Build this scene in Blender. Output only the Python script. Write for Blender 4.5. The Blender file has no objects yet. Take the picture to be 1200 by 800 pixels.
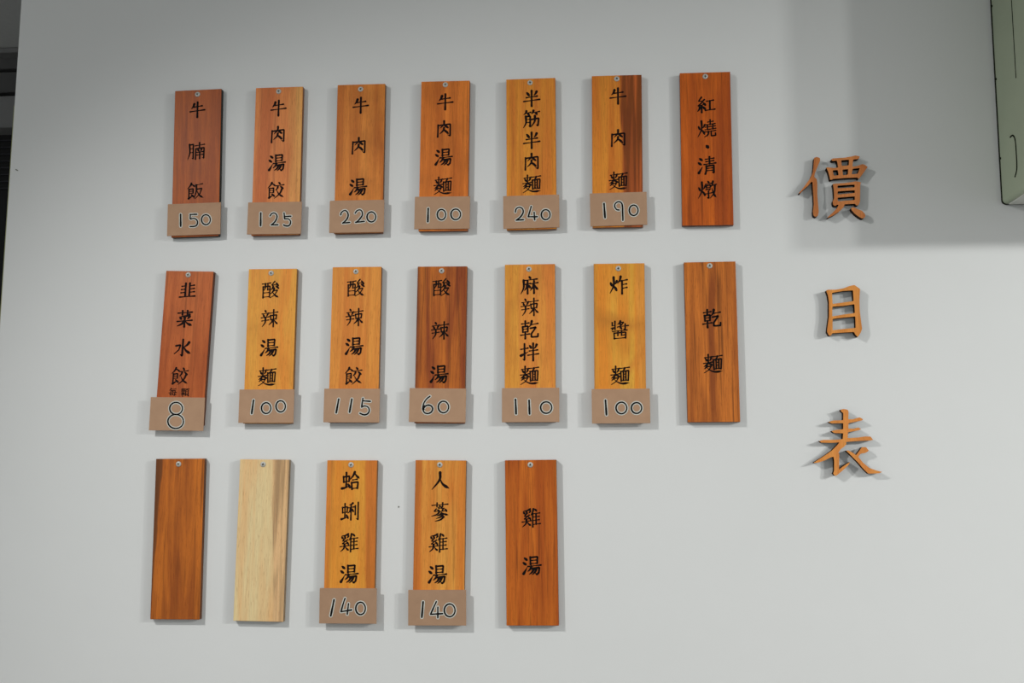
import bpy, bmesh, math, random
from mathutils import Vector, Matrix

# ---------------------------------------------------------------- camera, light, exposure
S = bpy.context.scene
C = S.collection
F_PX, YAW, PITCH, ROLL, DIST, EYE = 1240.0, -0.087045, 0.126849, 0.0042529, 2.07475, 1.5
fw = Vector((math.sin(YAW) * math.cos(PITCH), math.cos(YAW) * math.cos(PITCH), math.sin(PITCH)))
rt = Vector((math.cos(YAW), -math.sin(YAW), 0.0))
up = rt.cross(fw)
rt, up = rt * math.cos(ROLL) + up * math.sin(ROLL), up * math.cos(ROLL) - rt * math.sin(ROLL)
cam_data = bpy.data.cameras.new('camera')
cam_data.sensor_width = 36.0
cam_data.lens = F_PX / 1200.0 * 36.0
cam_data.clip_start = 0.02
cam = bpy.data.objects.new('camera', cam_data)
C.objects.link(cam)
cam.matrix_world = Matrix(((rt.x, up.x, -fw.x, 0.0), (rt.y, up.y, -fw.y, -DIST), (rt.z, up.z, -fw.z, EYE), (0, 0, 0, 1)))
S.camera = cam

S.view_settings.view_transform = 'Standard'
S.view_settings.look = 'None'
S.view_settings.gamma = 1.0
S.view_settings.use_curve_mapping = False
S.view_settings.exposure = 0.0

world = bpy.data.worlds.new('world')
world.use_nodes = True
world.node_tree.nodes['Background'].inputs[0].default_value = (0.86, 0.885, 0.875, 1)
world.node_tree.nodes['Background'].inputs[1].default_value = 0.60
S.world = world

def spot(name, loc, aim, watts, radius, cone, blend, colour):
    d = bpy.data.lights.new(name, 'SPOT')
    d.energy = watts; d.shadow_soft_size = radius
    d.spot_size = math.radians(cone); d.spot_blend = blend; d.color = colour
    o = bpy.data.objects.new(name, d); C.objects.link(o)
    o.location = loc
    o.rotation_euler = (Vector(aim) - Vector(loc)).to_track_quat('-Z', 'Y').to_euler()
    return o
# ceiling spots of the dining room: one to the left, two far to the right
spot('left_ceiling_spot', (-1.78, -1.74, 2.95), (0.565, 0.0, 0.2), 138, 0.06, 75.8, 1.0, (1.0, 0.99, 0.96))
spot('right_ceiling_spot', (4.0, -2.28, 2.71), (1.5, 0.0, 0.637), 262, 0.10, 80.3, 1.0, (1.0, 1.0, 0.97))
spot('middle_ceiling_spot', (3.37, -2.6, 2.754), (1.5, 0.0, 0.637), 172, 0.10, 80.3, 1.0, (1.0, 1.0, 0.97))

# ---------------------------------------------------------------- measured layout (millimetres on each plaque, metres on the wall)
PLAQUES = {
 'B1': {'x': -0.8404, 'z': 2.2984, 'rot': 0.0202, 'screw': [-1.1, -9.9], 'chars': [('牛', -0.9, -42.9), ('腩', -1.7, -132.1), ('飯', -1.2, -217.1)], 'card': {'c': [-1.9, -277.0], 'w': 111.3, 'h': 66.9, 'a': -0.0007, 'digits': [('1', [[[-28.1, 10.7], [-27.2, -14.0]]]), ('5', [[[-7.9, 9.9], [6.3, 9.7]], [[-7.3, 9.3], [-7.1, 0.3], [-0.3, 1.6], [6.0, -1.6], [8.3, -7.2], [6.3, -13.3], [0.1, -15.6], [-7.3, -15.4]]]), ('0', [[[25.6, 8.1], [29.7, 6.9], [33.0, 3.9], [34.8, -0.4], [34.9, -5.0], [33.2, -9.1], [30.1, -11.9], [26.1, -12.8], [22.0, -11.6], [18.7, -8.6], [16.8, -4.3], [16.7, 0.3], [18.4, 4.5], [21.6, 7.3], [25.6, 8.1]]])]}},
 'B2': {'x': -0.6669, 'z': 2.2991, 'rot': 0.0032, 'screw': [-1.2, -9.1], 'chars': [('牛', -0.6, -44.8), ('肉', -0.3, -101.9), ('湯', 0.0, -161.5), ('餃', -1.0, -219.6)], 'card': {'c': [-1.5, -278.3], 'w': 112.7, 'h': 66.2, 'a': -0.0066, 'digits': [('1', [[[-28.5, 10.8], [-27.8, -15.6]]]), ('2', [[[-8.9, 4.3], [-6.1, 8.5], [-1.2, 10.4], [3.8, 7.8], [5.9, 2.3], [3.6, -5.0], [-1.0, -11.0], [-5.8, -14.5]], [[-5.8, -14.5], [8.3, -14.3]]]), ('5', [[[20.2, 10.0], [21.9, -2.2]], [[22.4, 2.7], [34.6, 3.1]], [[22.2, -2.2], [29.2, -2.3], [34.0, -6.7], [33.9, -12.8], [29.8, -17.0], [22.4, -16.3], [20.5, -14.4]]])]}},
 'B3': {'x': -0.494, 'z': 2.3004, 'rot': 0.0001, 'screw': [-1.2, -10.5], 'chars': [('牛', -0.4, -44.6), ('肉', -2.6, -131.1), ('湯', -1.6, -217.3)], 'card': {'c': [-2.8, -279.0], 'w': 111.5, 'h': 66.6, 'a': 0.0009, 'digits': [('2', [[[-32.7, 3.4], [-31.4, 8.2], [-25.4, 12.4], [-19.9, 9.9], [-17.3, 3.1], [-19.0, -4.1], [-23.7, -10.2], [-28.4, -13.7]], [[-28.4, -13.7], [-13.9, -12.5]]]), ('2', [[[-2.9, 6.5], [0.6, 11.3], [6.6, 13.1], [10.9, 9.3], [11.7, 2.0], [7.6, -4.6], [2.3, -10.6], [-1.8, -12.7]], [[-1.8, -12.7], [16.2, -10.8]]]), ('0', [[[30.3, 8.4], [34.2, 7.3], [37.4, 4.3], [39.3, 0.2], [39.3, -4.4], [37.7, -8.5], [34.6, -11.3], [30.7, -12.3], [26.8, -11.2], [23.6, -8.3], [21.7, -4.1], [21.6, 0.5], [23.3, 4.6], [26.4, 7.4], [30.3, 8.4]]])]}},
 'B4': {'x': -0.3189, 'z': 2.3023, 'rot': -0.004, 'screw': [-0.2, -7.9], 'chars': [('牛', -0.0, -44.0), ('肉', -1.4, -101.8), ('湯', -0.9, -160.6), ('麵', -1.7, -219.8)], 'card': {'c': [-2.0, -276.5], 'w': 111.8, 'h': 65.6, 'a': -0.0041, 'digits': [('1', [[[-28.3, 8.8], [-28.5, -18.4]]]), ('0', [[[-1.4, 6.5], [2.4, 5.4], [5.4, 2.4], [7.2, -1.8], [7.3, -6.5], [5.7, -10.9], [2.8, -13.8], [-0.9, -14.8], [-4.7, -13.7], [-7.7, -10.7], [-9.4, -6.4], [-9.5, -1.7], [-8.0, 2.6], [-5.1, 5.5], [-1.4, 6.5]]]), ('0', [[[27.6, 7.0], [31.8, 6.0], [35.2, 2.9], [37.3, -1.5], [37.4, -6.3], [35.5, -10.6], [32.2, -13.6], [28.0, -14.7], [23.7, -13.6], [20.3, -10.5], [18.4, -6.1], [18.3, -1.3], [20.0, 3.0], [23.3, 6.0], [27.6, 7.0]]])]}},
 'B5': {'x': -0.1441, 'z': 2.3024, 'rot': 0.0077, 'screw': [-1.3, -8.7], 'chars': [('半', 1.7, -41.9), ('筋', 1.0, -85.2), ('半', 1.2, -129.7), ('肉', 0.9, -174.5), ('麵', 1.1, -219.4)], 'card': {'c': [-0.4, -277.7], 'w': 112.7, 'h': 65.7, 'a': 0.0035, 'digits': [('2', [[[-31.6, 0.1], [-29.8, 6.6], [-23.9, 9.5], [-18.0, 6.9], [-15.7, 0.3], [-18.8, -6.9], [-24.1, -12.7], [-30.0, -16.8]], [[-30.0, -16.8], [-15.3, -16.0]]]), ('4', [[[0.2, 10.6], [-2.9, -0.2], [-5.9, -10.3]], [[-5.9, -10.3], [12.3, -10.8]], [[5.9, -1.6], [7.0, -17.2]]]), ('0', [[[29.2, 3.1], [33.0, 2.0], [35.9, -0.9], [37.6, -5.0], [37.5, -9.6], [35.8, -13.6], [32.7, -16.3], [28.9, -17.3], [25.1, -16.2], [22.1, -13.3], [20.4, -9.0], [20.5, -4.5], [22.2, -0.6], [25.4, 2.2], [29.2, 3.1]]])]}},
 'B6': {'x': 0.0298, 'z': 2.3042, 'rot': -0.0011, 'screw': [0.3, -7.5], 'chars': [('牛', 2.2, -43.3), ('肉', 2.1, -131.4), ('麵', 1.9, -218.6)], 'card': {'c': [1.7, -277.2], 'w': 113.0, 'h': 66.8, 'a': 0.014, 'digits': [('1', [[[-28.3, 11.8], [-26.9, -16.8]]]), ('9', [[[1.2, -2.2], [-3.9, -0.8], [-7.3, 5.2], [-6.0, 11.1], [-0.1, 14.8], [5.7, 12.5], [7.8, 5.9], [8.1, -7.2], [8.2, -23.3]]]), ('0', [[[30.2, 6.8], [33.9, 5.7], [36.8, 2.6], [38.4, -1.6], [38.3, -6.3], [36.5, -10.4], [33.4, -13.2], [29.7, -14.2], [25.9, -13.0], [22.9, -10.0], [21.4, -5.8], [21.5, -1.1], [23.2, 3.1], [26.4, 5.9], [30.2, 6.8]]])]}},
 'B7': {'x': 0.206, 'z': 2.3051, 'rot': 0.0, 'screw': [0.5, -8.7], 'chars': [('紅', 0.8, -67.7), ('燒', 1.2, -117.2), ('·', 1.9, -153.9), ('清', 0.7, -192.3), ('燉', -0.2, -242.4)]},
 'C1': {'x': -0.8416, 'z': 1.9135, 'rot': -0.0302, 'screw': [-2.6, -7.9], 'chars': [('韭', -1.7, -40.0), ('菜', -3.2, -98.6), ('水', -3.2, -157.8), ('餃', -4.8, -215.6), ('每', -17.0, -248.3), ('顆', 8.5, -248.0)], 'card': {'c': [-4.1, -292.1], 'w': 112.4, 'h': 66.5, 'a': 0.0191, 'digits': [('8', [[[-2.6, 23.2], [3.3, 22.1], [8.0, 18.7], [10.9, 13.9], [11.2, 8.5], [8.9, 3.5], [4.5, 0.1], [-1.1, -1.2], [-7.0, 0.0], [-11.9, 3.3], [-14.7, 8.2], [-15.0, 13.7], [-12.7, 18.5], [-8.3, 22.0], [-2.6, 23.2]], [[-2.0, -0.9], [5.1, -2.2], [11.0, -6.1], [14.4, -11.7], [14.7, -18.0], [11.9, -23.7], [6.5, -27.7], [-0.4, -29.1], [-7.5, -27.8], [-13.4, -24.0], [-16.8, -18.3], [-17.2, -12.1], [-14.3, -6.4], [-9.0, -2.4], [-2.0, -0.9]]])]}},
 'C2': {'x': -0.668, 'z': 1.9159, 'rot': -0.0022, 'screw': [-3.0, -8.9], 'chars': [('酸', -3.3, -42.8), ('辣', -3.1, -101.4), ('湯', -1.4, -161.1), ('麵', -3.7, -219.4)], 'card': {'c': [-2.5, -278.8], 'w': 111.8, 'h': 66.8, 'a': 0.0028, 'digits': [('1', [[[-26.2, 11.7], [-29.1, -14.6]]]), ('0', [[[-0.2, 6.8], [4.0, 5.8], [7.4, 2.8], [9.4, -1.5], [9.6, -6.3], [7.8, -10.6], [4.6, -13.6], [0.5, -14.7], [-3.7, -13.6], [-7.2, -10.7], [-9.1, -6.3], [-9.3, -1.5], [-7.6, 2.8], [-4.3, 5.7], [-0.2, 6.8]]]), ('0', [[[29.2, 10.6], [33.4, 9.5], [36.8, 6.4], [38.8, 2.0], [39.0, -3.0], [37.3, -7.4], [34.0, -10.5], [29.9, -11.6], [25.7, -10.4], [22.4, -7.3], [20.4, -2.9], [20.2, 2.0], [21.9, 6.5], [25.1, 9.6], [29.2, 10.6]]])]}},
 'C3': {'x': -0.4944, 'z': 1.9177, 'rot': -0.0026, 'screw': [-1.8, -9.6], 'chars': [('酸', -1.4, -42.7), ('辣', -2.2, -102.4), ('湯', -1.2, -161.2), ('餃', -1.5, -220.5)], 'card': {'c': [-2.9, -279.6], 'w': 111.7, 'h': 66.8, 'a': -0.0006, 'digits': [('1', [[[-26.2, 12.4], [-30.4, -14.3]]]), ('1', [[[0.2, 12.5], [-3.6, -13.1]]]), ('5', [[[22.5, 14.2], [20.3, -3.2]], [[22.9, 9.3], [37.7, 8.2]], [[20.3, -3.2], [26.1, -0.9], [33.3, -3.2], [36.0, -10.2], [32.4, -16.5], [25.4, -18.3], [17.3, -15.4]]])]}},
 'C4': {'x': -0.3205, 'z': 1.9164, 'rot': -0.0068, 'screw': [-1.3, -9.1], 'chars': [('酸', -1.1, -42.4), ('辣', -2.2, -129.5), ('湯', -1.9, -216.7)], 'card': {'c': [-4.0, -278.1], 'w': 110.7, 'h': 67.2, 'a': -0.0043, 'digits': [('6', [[[-15.2, 17.5], [-22.6, 11.1], [-27.7, 1.8], [-28.6, -7.4], [-25.5, -14.3], [-19.0, -16.6], [-12.1, -13.7], [-9.1, -7.2], [-12.3, -1.6], [-18.3, 0.1], [-24.0, -2.2], [-27.6, -7.4]]]), ('0', [[[11.8, 8.0], [16.3, 6.9], [19.9, 3.8], [22.1, -0.7], [22.2, -5.8], [20.3, -10.3], [16.8, -13.5], [12.4, -14.6], [7.9, -13.6], [4.3, -10.5], [2.2, -6.0], [2.1, -0.9], [3.9, 3.6], [7.4, 6.8], [11.8, 8.0]]])]}},
 'C5': {'x': -0.145, 'z': 1.9184, 'rot': 0.0037, 'screw': [-1.9, -9.9], 'chars': [('麻', -1.0, -42.6), ('辣', -0.2, -86.0), ('乾', -0.7, -131.0), ('拌', -0.8, -175.3), ('麵', -0.9, -221.2)], 'card': {'c': [1.1, -279.9], 'w': 112.8, 'h': 67.1, 'a': 0.0009, 'digits': [('1', [[[-29.4, 11.1], [-28.2, -17.0]]]), ('1', [[[-2.8, 9.1], [-1.9, -17.3]]]), ('0', [[[30.6, 6.0], [35.3, 4.9], [39.1, 1.8], [41.2, -2.7], [41.2, -7.7], [39.0, -12.2], [35.3, -15.3], [30.5, -16.4], [25.8, -15.2], [22.1, -12.1], [20.0, -7.6], [20.0, -2.6], [22.1, 1.9], [25.9, 4.9], [30.6, 6.0]]])]}},
 'C6': {'x': 0.0313, 'z': 1.9177, 'rot': 0.0006, 'screw': [-1.4, -10.1], 'chars': [('炸', -1.2, -43.5), ('醬', 0.3, -132.2), ('麵', 0.4, -221.2)], 'card': {'c': [1.0, -281.5], 'w': 112.8, 'h': 66.5, 'a': 0.0059, 'digits': [('1', [[[-29.5, 11.3], [-28.0, -16.6]]]), ('0', [[[1.3, 7.4], [5.8, 6.3], [9.3, 3.1], [11.2, -1.4], [11.2, -6.4], [9.1, -10.8], [5.4, -13.8], [0.9, -14.9], [-3.6, -13.8], [-7.1, -10.7], [-9.1, -6.1], [-9.1, -1.2], [-7.0, 3.2], [-3.3, 6.3], [1.3, 7.4]]]), ('0', [[[30.3, 6.4], [34.6, 5.4], [37.9, 2.5], [39.8, -1.7], [39.7, -6.4], [37.7, -10.5], [34.2, -13.4], [29.9, -14.5], [25.6, -13.4], [22.2, -10.4], [20.4, -6.2], [20.4, -1.6], [22.4, 2.6], [26.0, 5.4], [30.3, 6.4]]])]}},
 'C7': {'x': 0.208, 'z': 1.9186, 'rot': 0.0067, 'screw': [-0.1, -8.0], 'chars': [('乾', 1.3, -112.0), ('麵', 1.2, -200.1)]},
 'D1': {'x': -0.8445, 'z': 1.5326, 'rot': 0.0099, 'screw': [-3.0, -10.7], 'chars': []},
 'D2': {'x': -0.6717, 'z': 1.5316, 'rot': -0.0068, 'screw': [-2.5, -9.7], 'chars': []},
 'D3': {'x': -0.4951, 'z': 1.5304, 'rot': 0.0006, 'screw': [-1.9, -8.9], 'chars': [('蛤', -1.7, -40.0), ('蜊', -1.3, -99.5), ('雞', -1.9, -159.6), ('湯', -0.4, -219.6)], 'card': {'c': [-1.2, -279.8], 'w': 112.8, 'h': 67.4, 'a': 0.0085, 'digits': [('1', [[[-27.3, 11.3], [-33.2, -18.7]]]), ('4', [[[-5.7, 14.2], [-9.1, 4.1], [-13.2, -10.9]], [[-13.2, -10.9], [7.8, -7.4]], [[1.3, 4.2], [-0.8, -15.8]]]), ('0', [[[25.0, 7.1], [29.1, 6.0], [32.4, 2.7], [34.3, -1.9], [34.3, -7.1], [32.6, -11.8], [29.4, -14.9], [25.3, -16.1], [21.2, -15.1], [17.8, -11.8], [15.9, -7.2], [15.9, -2.0], [17.6, 2.7], [20.9, 5.9], [25.0, 7.1]]])]}},
 'D4': {'x': -0.3187, 'z': 1.5309, 'rot': -0.0053, 'screw': [-1.8, -8.8], 'chars': [('人', 0.2, -39.7), ('蔘', -0.1, -99.8), ('雞', -1.9, -158.9), ('湯', -2.2, -219.0)], 'card': {'c': [-1.8, -281.2], 'w': 112.6, 'h': 67.1, 'a': 0.0195, 'digits': [('1', [[[-26.9, 10.9], [-29.4, -17.7]]]), ('4', [[[-1.2, 11.4], [-6.7, -0.1], [-12.4, -12.2]], [[-12.4, -12.2], [10.9, -11.0]], [[1.7, 1.0], [1.6, -18.7]]]), ('0', [[[24.6, 7.1], [29.1, 5.9], [32.7, 2.6], [34.7, -2.2], [34.7, -7.4], [32.7, -12.1], [29.1, -15.5], [24.5, -16.7], [20.1, -15.5], [16.4, -12.2], [14.4, -7.5], [14.4, -2.2], [16.4, 2.6], [20.1, 5.9], [24.6, 7.1]]])]}},
 'D5': {'x': -0.1429, 'z': 1.532, 'rot': 0.0147, 'screw': [-0.5, -9.3], 'chars': [('雞', 0.1, -110.8), ('湯', 0.4, -201.3)]},
}
LETTERS = {
 'value': {'c': [0.4497, 2.0632], 'parts': [('left_radical', [[[-35.1, 60.2], [-30.2, 62.0], [-24.1, 59.8], [-23.6, 54.7], [-26.9, 46.9], [-30.9, 37.9], [-34.9, 27.8], [-35.9, 21.3], [-31.6, 17.3], [-30.6, 8.3], [-31.4, -12.2], [-30.6, -30.2], [-29.6, -48.2], [-31.4, -55.9], [-35.9, -58.9], [-40.1, -55.7], [-40.6, -48.0], [-38.6, -32.7], [-38.9, -17.2], [-39.6, 0.8], [-39.6, 11.0], [-41.6, 12.3], [-49.2, 3.5], [-58.1, -4.1], [-64.4, -11.2], [-66.9, -10.2], [-59.2, -1.5], [-51.6, 8.8], [-43.9, 18.8], [-38.6, 30.4], [-36.9, 42.0], [-35.9, 52.3]]]), ('upper_box', [[[-2.9, 56.2], [1.2, 58.2], [11.4, 58.7], [23.8, 59.2], [38.1, 61.7], [44.4, 63.2], [52.4, 61.3], [51.2, 57.0], [46.1, 55.4], [39.9, 55.2], [38.6, 47.7], [37.8, 40.2], [47.6, 42.2], [56.9, 45.5], [61.9, 43.9], [66.9, 39.5], [63.6, 35.3], [58.4, 27.9], [51.9, 19.4], [48.8, 15.7], [45.8, 18.9], [22.4, 18.3], [-0.1, 16.8], [-3.2, 15.2], [-5.9, 15.3], [-6.6, 20.7], [-8.9, 31.4], [-12.6, 39.8], [-9.6, 40.5], [2.6, 38.8], [10.4, 39.7], [9.4, 48.3], [8.2, 53.8], [0.1, 52.8]], [[16.6, 53.9], [31.8, 54.9], [30.8, 43.5], [17.4, 42.5]], [[-0.6, 33.9], [9.4, 34.8], [10.8, 24.2], [1.8, 23.2]], [[18.4, 35.2], [29.4, 36.0], [28.2, 24.7], [18.9, 24.0]], [[38.1, 36.5], [51.6, 37.9], [47.4, 26.4], [35.6, 25.2]]]), ('lower_box', [[[-1.6, 6.7], [3.6, 7.2], [22.1, 8.3], [38.4, 10.2], [42.4, 11.5], [52.6, 9.2], [51.2, 2.3], [50.4, -12.6], [49.6, -29.7], [46.9, -36.0], [42.8, -37.6], [39.9, -33.7], [20.1, -34.2], [18.8, -39.2], [9.9, -48.1], [-2.6, -56.4], [-13.9, -61.5], [-11.9, -58.4], [-0.2, -47.9], [6.1, -40.6], [8.8, -34.9], [5.2, -35.2], [2.1, -37.7], [-1.9, -35.1], [-2.6, -28.7], [0.6, -22.2], [0.6, -7.3], [-0.2, 2.3]], [[7.9, 3.2], [40.6, 4.8], [40.4, -0.7], [7.9, -2.2]], [[7.8, -8.3], [40.6, -6.7], [40.4, -12.0], [7.6, -14.6]], [[7.4, -20.8], [40.1, -18.8], [39.9, -26.2], [7.1, -28.2]]]), ('lower_stroke', [[[31.4, -42.1], [36.6, -40.1], [44.6, -44.5], [52.4, -47.8], [57.4, -53.2], [59.1, -58.5], [55.9, -62.7], [51.9, -63.2], [45.9, -59.4], [38.1, -52.9], [33.2, -46.4]]])]},
 'eye': {'c': [0.4611, 1.8185], 'parts': [('frame', [[[-32.2, 40.5], [-28.5, 42.0], [-14.0, 41.8], [0.6, 44.2], [11.6, 48.5], [21.6, 50.8], [32.2, 42.5], [31.4, 36.0], [30.1, 21.0], [30.0, -1.5], [31.7, -20.1], [33.0, -35.0], [30.0, -42.5], [24.3, -50.8], [20.0, -46.0], [17.5, -40.8], [-2.4, -41.8], [-23.2, -43.0], [-26.0, -47.5], [-29.6, -47.5], [-33.0, -40.0], [-31.8, -30.8], [-28.4, -10.2], [-27.5, 17.9], [-28.9, 31.0]], [[-21.1, 35.7], [0.4, 39.2], [18.6, 40.2], [19.1, 19.2], [-0.4, 16.7], [-20.7, 14.0]], [[-21.4, 8.8], [-0.6, 10.0], [20.3, 13.2], [20.6, -4.1], [-1.2, -6.8], [-22.1, -10.3]], [[-21.7, -15.0], [-1.4, -12.8], [21.2, -10.6], [21.0, -33.0], [-2.1, -34.8], [-22.4, -37.3]]])]},
 'list': {'c': [0.458, 1.5669], 'parts': [('main_stroke', [[[-9.6, 61.6], [-4.6, 63.3], [3.3, 62.0], [5.2, 58.6], [4.1, 43.4], [13.6, 43.8], [25.6, 47.4], [31.7, 43.4], [29.3, 41.4], [17.4, 38.9], [4.4, 36.3], [3.5, 26.2], [12.9, 25.6], [22.9, 28.2], [27.1, 24.8], [22.7, 22.8], [2.8, 19.1], [2.0, 8.0], [20.2, 9.1], [34.1, 11.1], [44.0, 11.1], [48.6, 4.7], [43.7, 3.5], [27.9, 3.0], [12.1, 2.0], [-1.8, 0.6], [-0.9, -3.0], [-5.1, -8.1], [-12.1, -13.1], [-16.3, -19.2], [-14.9, -23.2], [-16.4, -51.3], [-7.3, -44.2], [4.8, -36.8], [2.7, -41.2], [-7.5, -51.2], [-19.7, -61.3], [-23.7, -63.3], [-27.5, -59.3], [-25.3, -53.3], [-24.7, -35.3], [-25.5, -27.2], [-30.4, -28.2], [-42.5, -34.3], [-54.5, -38.4], [-63.4, -39.0], [-56.4, -34.3], [-42.2, -25.3], [-28.0, -15.2], [-17.8, -5.1], [-13.7, 0.0], [-27.6, -1.1], [-47.4, -0.7], [-51.2, 2.5], [-43.2, 4.6], [-23.4, 4.6], [-7.5, 6.0], [-6.2, 17.1], [-23.0, 17.5], [-27.8, 21.1], [-20.8, 23.2], [-5.9, 24.8], [-5.5, 36.3], [-26.3, 35.7], [-33.2, 38.3], [-24.2, 41.4], [-5.3, 41.8], [-4.8, 55.5], [-8.7, 58.6]]]), ('right_stroke', [[[-2.0, -15.5], [2.6, -15.1], [9.4, -19.1], [16.1, -24.1], [22.3, -16.1], [27.5, -9.0], [35.3, -9.0], [40.0, -16.0], [32.9, -20.1], [25.0, -21.1], [19.9, -27.1], [28.3, -38.1], [39.8, -48.1], [53.3, -53.0], [63.4, -55.4], [57.0, -58.0], [37.4, -58.7], [29.8, -51.1], [18.6, -37.1], [7.2, -25.1]]])]},
}

# ---------------------------------------------------------------- helpers
def lin(c):
    return tuple(((v / 255) / 12.92 if v / 255 <= 0.04045 else ((v / 255 + 0.055) / 1.055) ** 2.4) for v in c)

def new_mat(name, rough=0.6, spec=0.3):
    m = bpy.data.materials.new(name); m.use_nodes = True
    b = m.node_tree.nodes['Principled BSDF']
    b.inputs['Roughness'].default_value = rough
    b.inputs['Specular IOR Level'].default_value = spec
    return m, m.node_tree, b

def plain(name, col, rough=0.6, spec=0.3, metal=0.0, var=0.08, scale=60, bump=0.0):
    m, t, b = new_mat(name, rough, spec)
    b.inputs['Metallic'].default_value = metal
    co = t.nodes.new('ShaderNodeTexCoord')
    n = t.nodes.new('ShaderNodeTexNoise'); n.inputs['Scale'].default_value = scale; n.inputs['Detail'].default_value = 4
    t.links.new(co.outputs['Object'], n.inputs['Vector'])
    mx = t.nodes.new('ShaderNodeMix'); mx.data_type = 'RGBA'
    mx.inputs[6].default_value = (*[v * (1 - var) for v in col], 1)
    mx.inputs[7].default_value = (*[min(1, v * (1 + var)) for v in col], 1)
    t.links.new(n.outputs['Fac'], mx.inputs[0]); t.links.new(mx.outputs[2], b.inputs['Base Color'])
    if bump:
        bp = t.nodes.new('ShaderNodeBump'); bp.inputs['Strength'].default_value = bump; bp.inputs['Distance'].default_value = 0.002
        t.links.new(n.outputs['Fac'], bp.inputs['Height']); t.links.new(bp.outputs[0], b.inputs['Normal'])
    return m

def wood(name, light, dark, gain, seed, streak=0.5, zones=(), rough=0.42, blotch=0.25, zk=0.88, bands=()):
    """gain: albedo = srgb colour seen / gain.  zones: (x0, slope, softness, colour, side) in metres on the board."""
    m, t, b = new_mat(name, rough, 0.22)
    N, Lk = t.nodes.new, t.links.new
    sc = lambda c: (*[min(0.9, v / gain) for v in lin(c)], 1)
    co = N('ShaderNodeTexCoord')
    def mapped(scale, off):
        mp = N('ShaderNodeMapping'); mp.inputs['Scale'].default_value = scale; mp.inputs['Location'].default_value = off
        Lk(co.outputs['Object'], mp.inputs['Vector']); return mp
    def noise(scale, off, detail=3, dist=0.0):
        n = N('ShaderNodeTexNoise'); n.inputs['Scale'].default_value = 1; n.inputs['Detail'].default_value = detail
        n.inputs['Distortion'].default_value = dist
        Lk(mapped(scale, off).outputs[0], n.inputs['Vector']); return n
    def ramp(src, a, c):
        r = N('ShaderNodeMapRange'); r.inputs[1].default_value = a; r.inputs[2].default_value = c
        Lk(src, r.inputs[0]); return r.outputs[0]
    def mix(f, a, c):
        x = N('ShaderNodeMix'); x.data_type = 'RGBA'
        for s, v in ((0, f), (6, a), (7, c)):
            if isinstance(v, (tuple, float, int)): x.inputs[s].default_value = v
            else: Lk(v, x.inputs[s])
        return x.outputs[2]
    def mul(a, c):
        x = N('ShaderNodeMath'); x.operation = 'MULTIPLY'
        Lk(a, x.inputs[0]); x.inputs[1].default_value = c; return x.outputs[0]
    s = seed * 7.13
    broad = noise((42, 20, 2.6), (s, s * .3, s * .7), 3, 0.6)
    col = mix(ramp(broad.outputs['Fac'], .36, .62), sc(light), sc(dark))
    darker = tuple(v * .55 for v in dark)
    for x0, slope, soft, zc, side in zones:
        sx = N('ShaderNodeSeparateXYZ'); Lk(co.outputs['Object'], sx.inputs[0])
        a = N('ShaderNodeMath'); a.operation = 'MULTIPLY_ADD'; a.inputs[1].default_value = slope
        Lk(sx.outputs['Z'], a.inputs[0]); Lk(sx.outputs['X'], a.inputs[2])
        w = noise((8, 8, 9), (s + 3, s, s), 2); w2 = N('ShaderNodeMath'); w2.operation = 'MULTIPLY_ADD'
        Lk(w.outputs['Fac'], w2.inputs[0]); w2.inputs[1].default_value = 0.012; Lk(a.outputs[0], w2.inputs[2])
        f = ramp(w2.outputs[0], x0 + .006 - soft * side, x0 + .006 + soft * side)
        zf = noise((90, 20, 3.5), (s + 9, s, s), 2, .5)
        zcol = mix(ramp(zf.outputs['Fac'], .4, .62), sc(zc), sc(tuple(v * zk for v in zc)))
        col = mix(f, col, zcol)
    for x_sl, z0, half, bc in bands:      # soft stained bands across the board
        sx = N('ShaderNodeSeparateXYZ'); Lk(co.outputs['Object'], sx.inputs[0])
        a = N('ShaderNodeMath'); a.operation = 'MULTIPLY_ADD'; a.inputs[1].default_value = x_sl
        Lk(sx.outputs['X'], a.inputs[0]); Lk(sx.outputs['Z'], a.inputs[2])
        w = noise((30, 8, 14), (s + 5, s, s), 2); w2 = N('ShaderNodeMath'); w2.operation = 'MULTIPLY_ADD'
        Lk(w.outputs['Fac'], w2.inputs[0]); w2.inputs[1].default_value = 0.03; Lk(a.outputs[0], w2.inputs[2])
        d = N('ShaderNodeMath'); d.operation = 'SUBTRACT'; Lk(w2.outputs[0], d.inputs[0]); d.inputs[1].default_value = z0 + .015
        e = N('ShaderNodeMath'); e.operation = 'ABSOLUTE'; Lk(d.outputs[0], e.inputs[0])
        col = mix(mul(ramp(e.outputs[0], half, 0.0), .75), col, sc(bc))
    st = noise((170, 30, 4.5), (s * 1.7, 0, s), 2, 0.8)
    col = mix(mul(ramp(st.outputs['Fac'], .55, .72), streak), col, sc(darker))
    fib = noise((900, 100, 22), (s, s, 0), 2)
    col = mix(mul(ramp(fib.outputs['Fac'], .42, .75), .30), col, sc(tuple(v * .68 for v in dark)))
    po = noise((700, 60, 70), (s, 2, s * .5), 2)
    col = mix(mul(ramp(po.outputs['Fac'], .58, .70), .30), col, sc((dark[0] * .68, dark[1] * .52, dark[2] * .45)))
    bl = noise((16, 16, 14), (s * 2, 1, s), 3)
    col = mix(mul(ramp(bl.outputs['Fac'], .48, .72), blotch), col, sc(tuple(v * .75 for v in dark)))
    Lk(col, b.inputs['Base Color'])
    bp = N('ShaderNodeBump'); bp.inputs['Strength'].default_value = 0.12; bp.inputs['Distance'].default_value = 0.0006
    Lk(fib.outputs['Fac'], bp.inputs['Height']); Lk(bp.outputs[0], b.inputs['Normal'])
    return m

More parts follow.
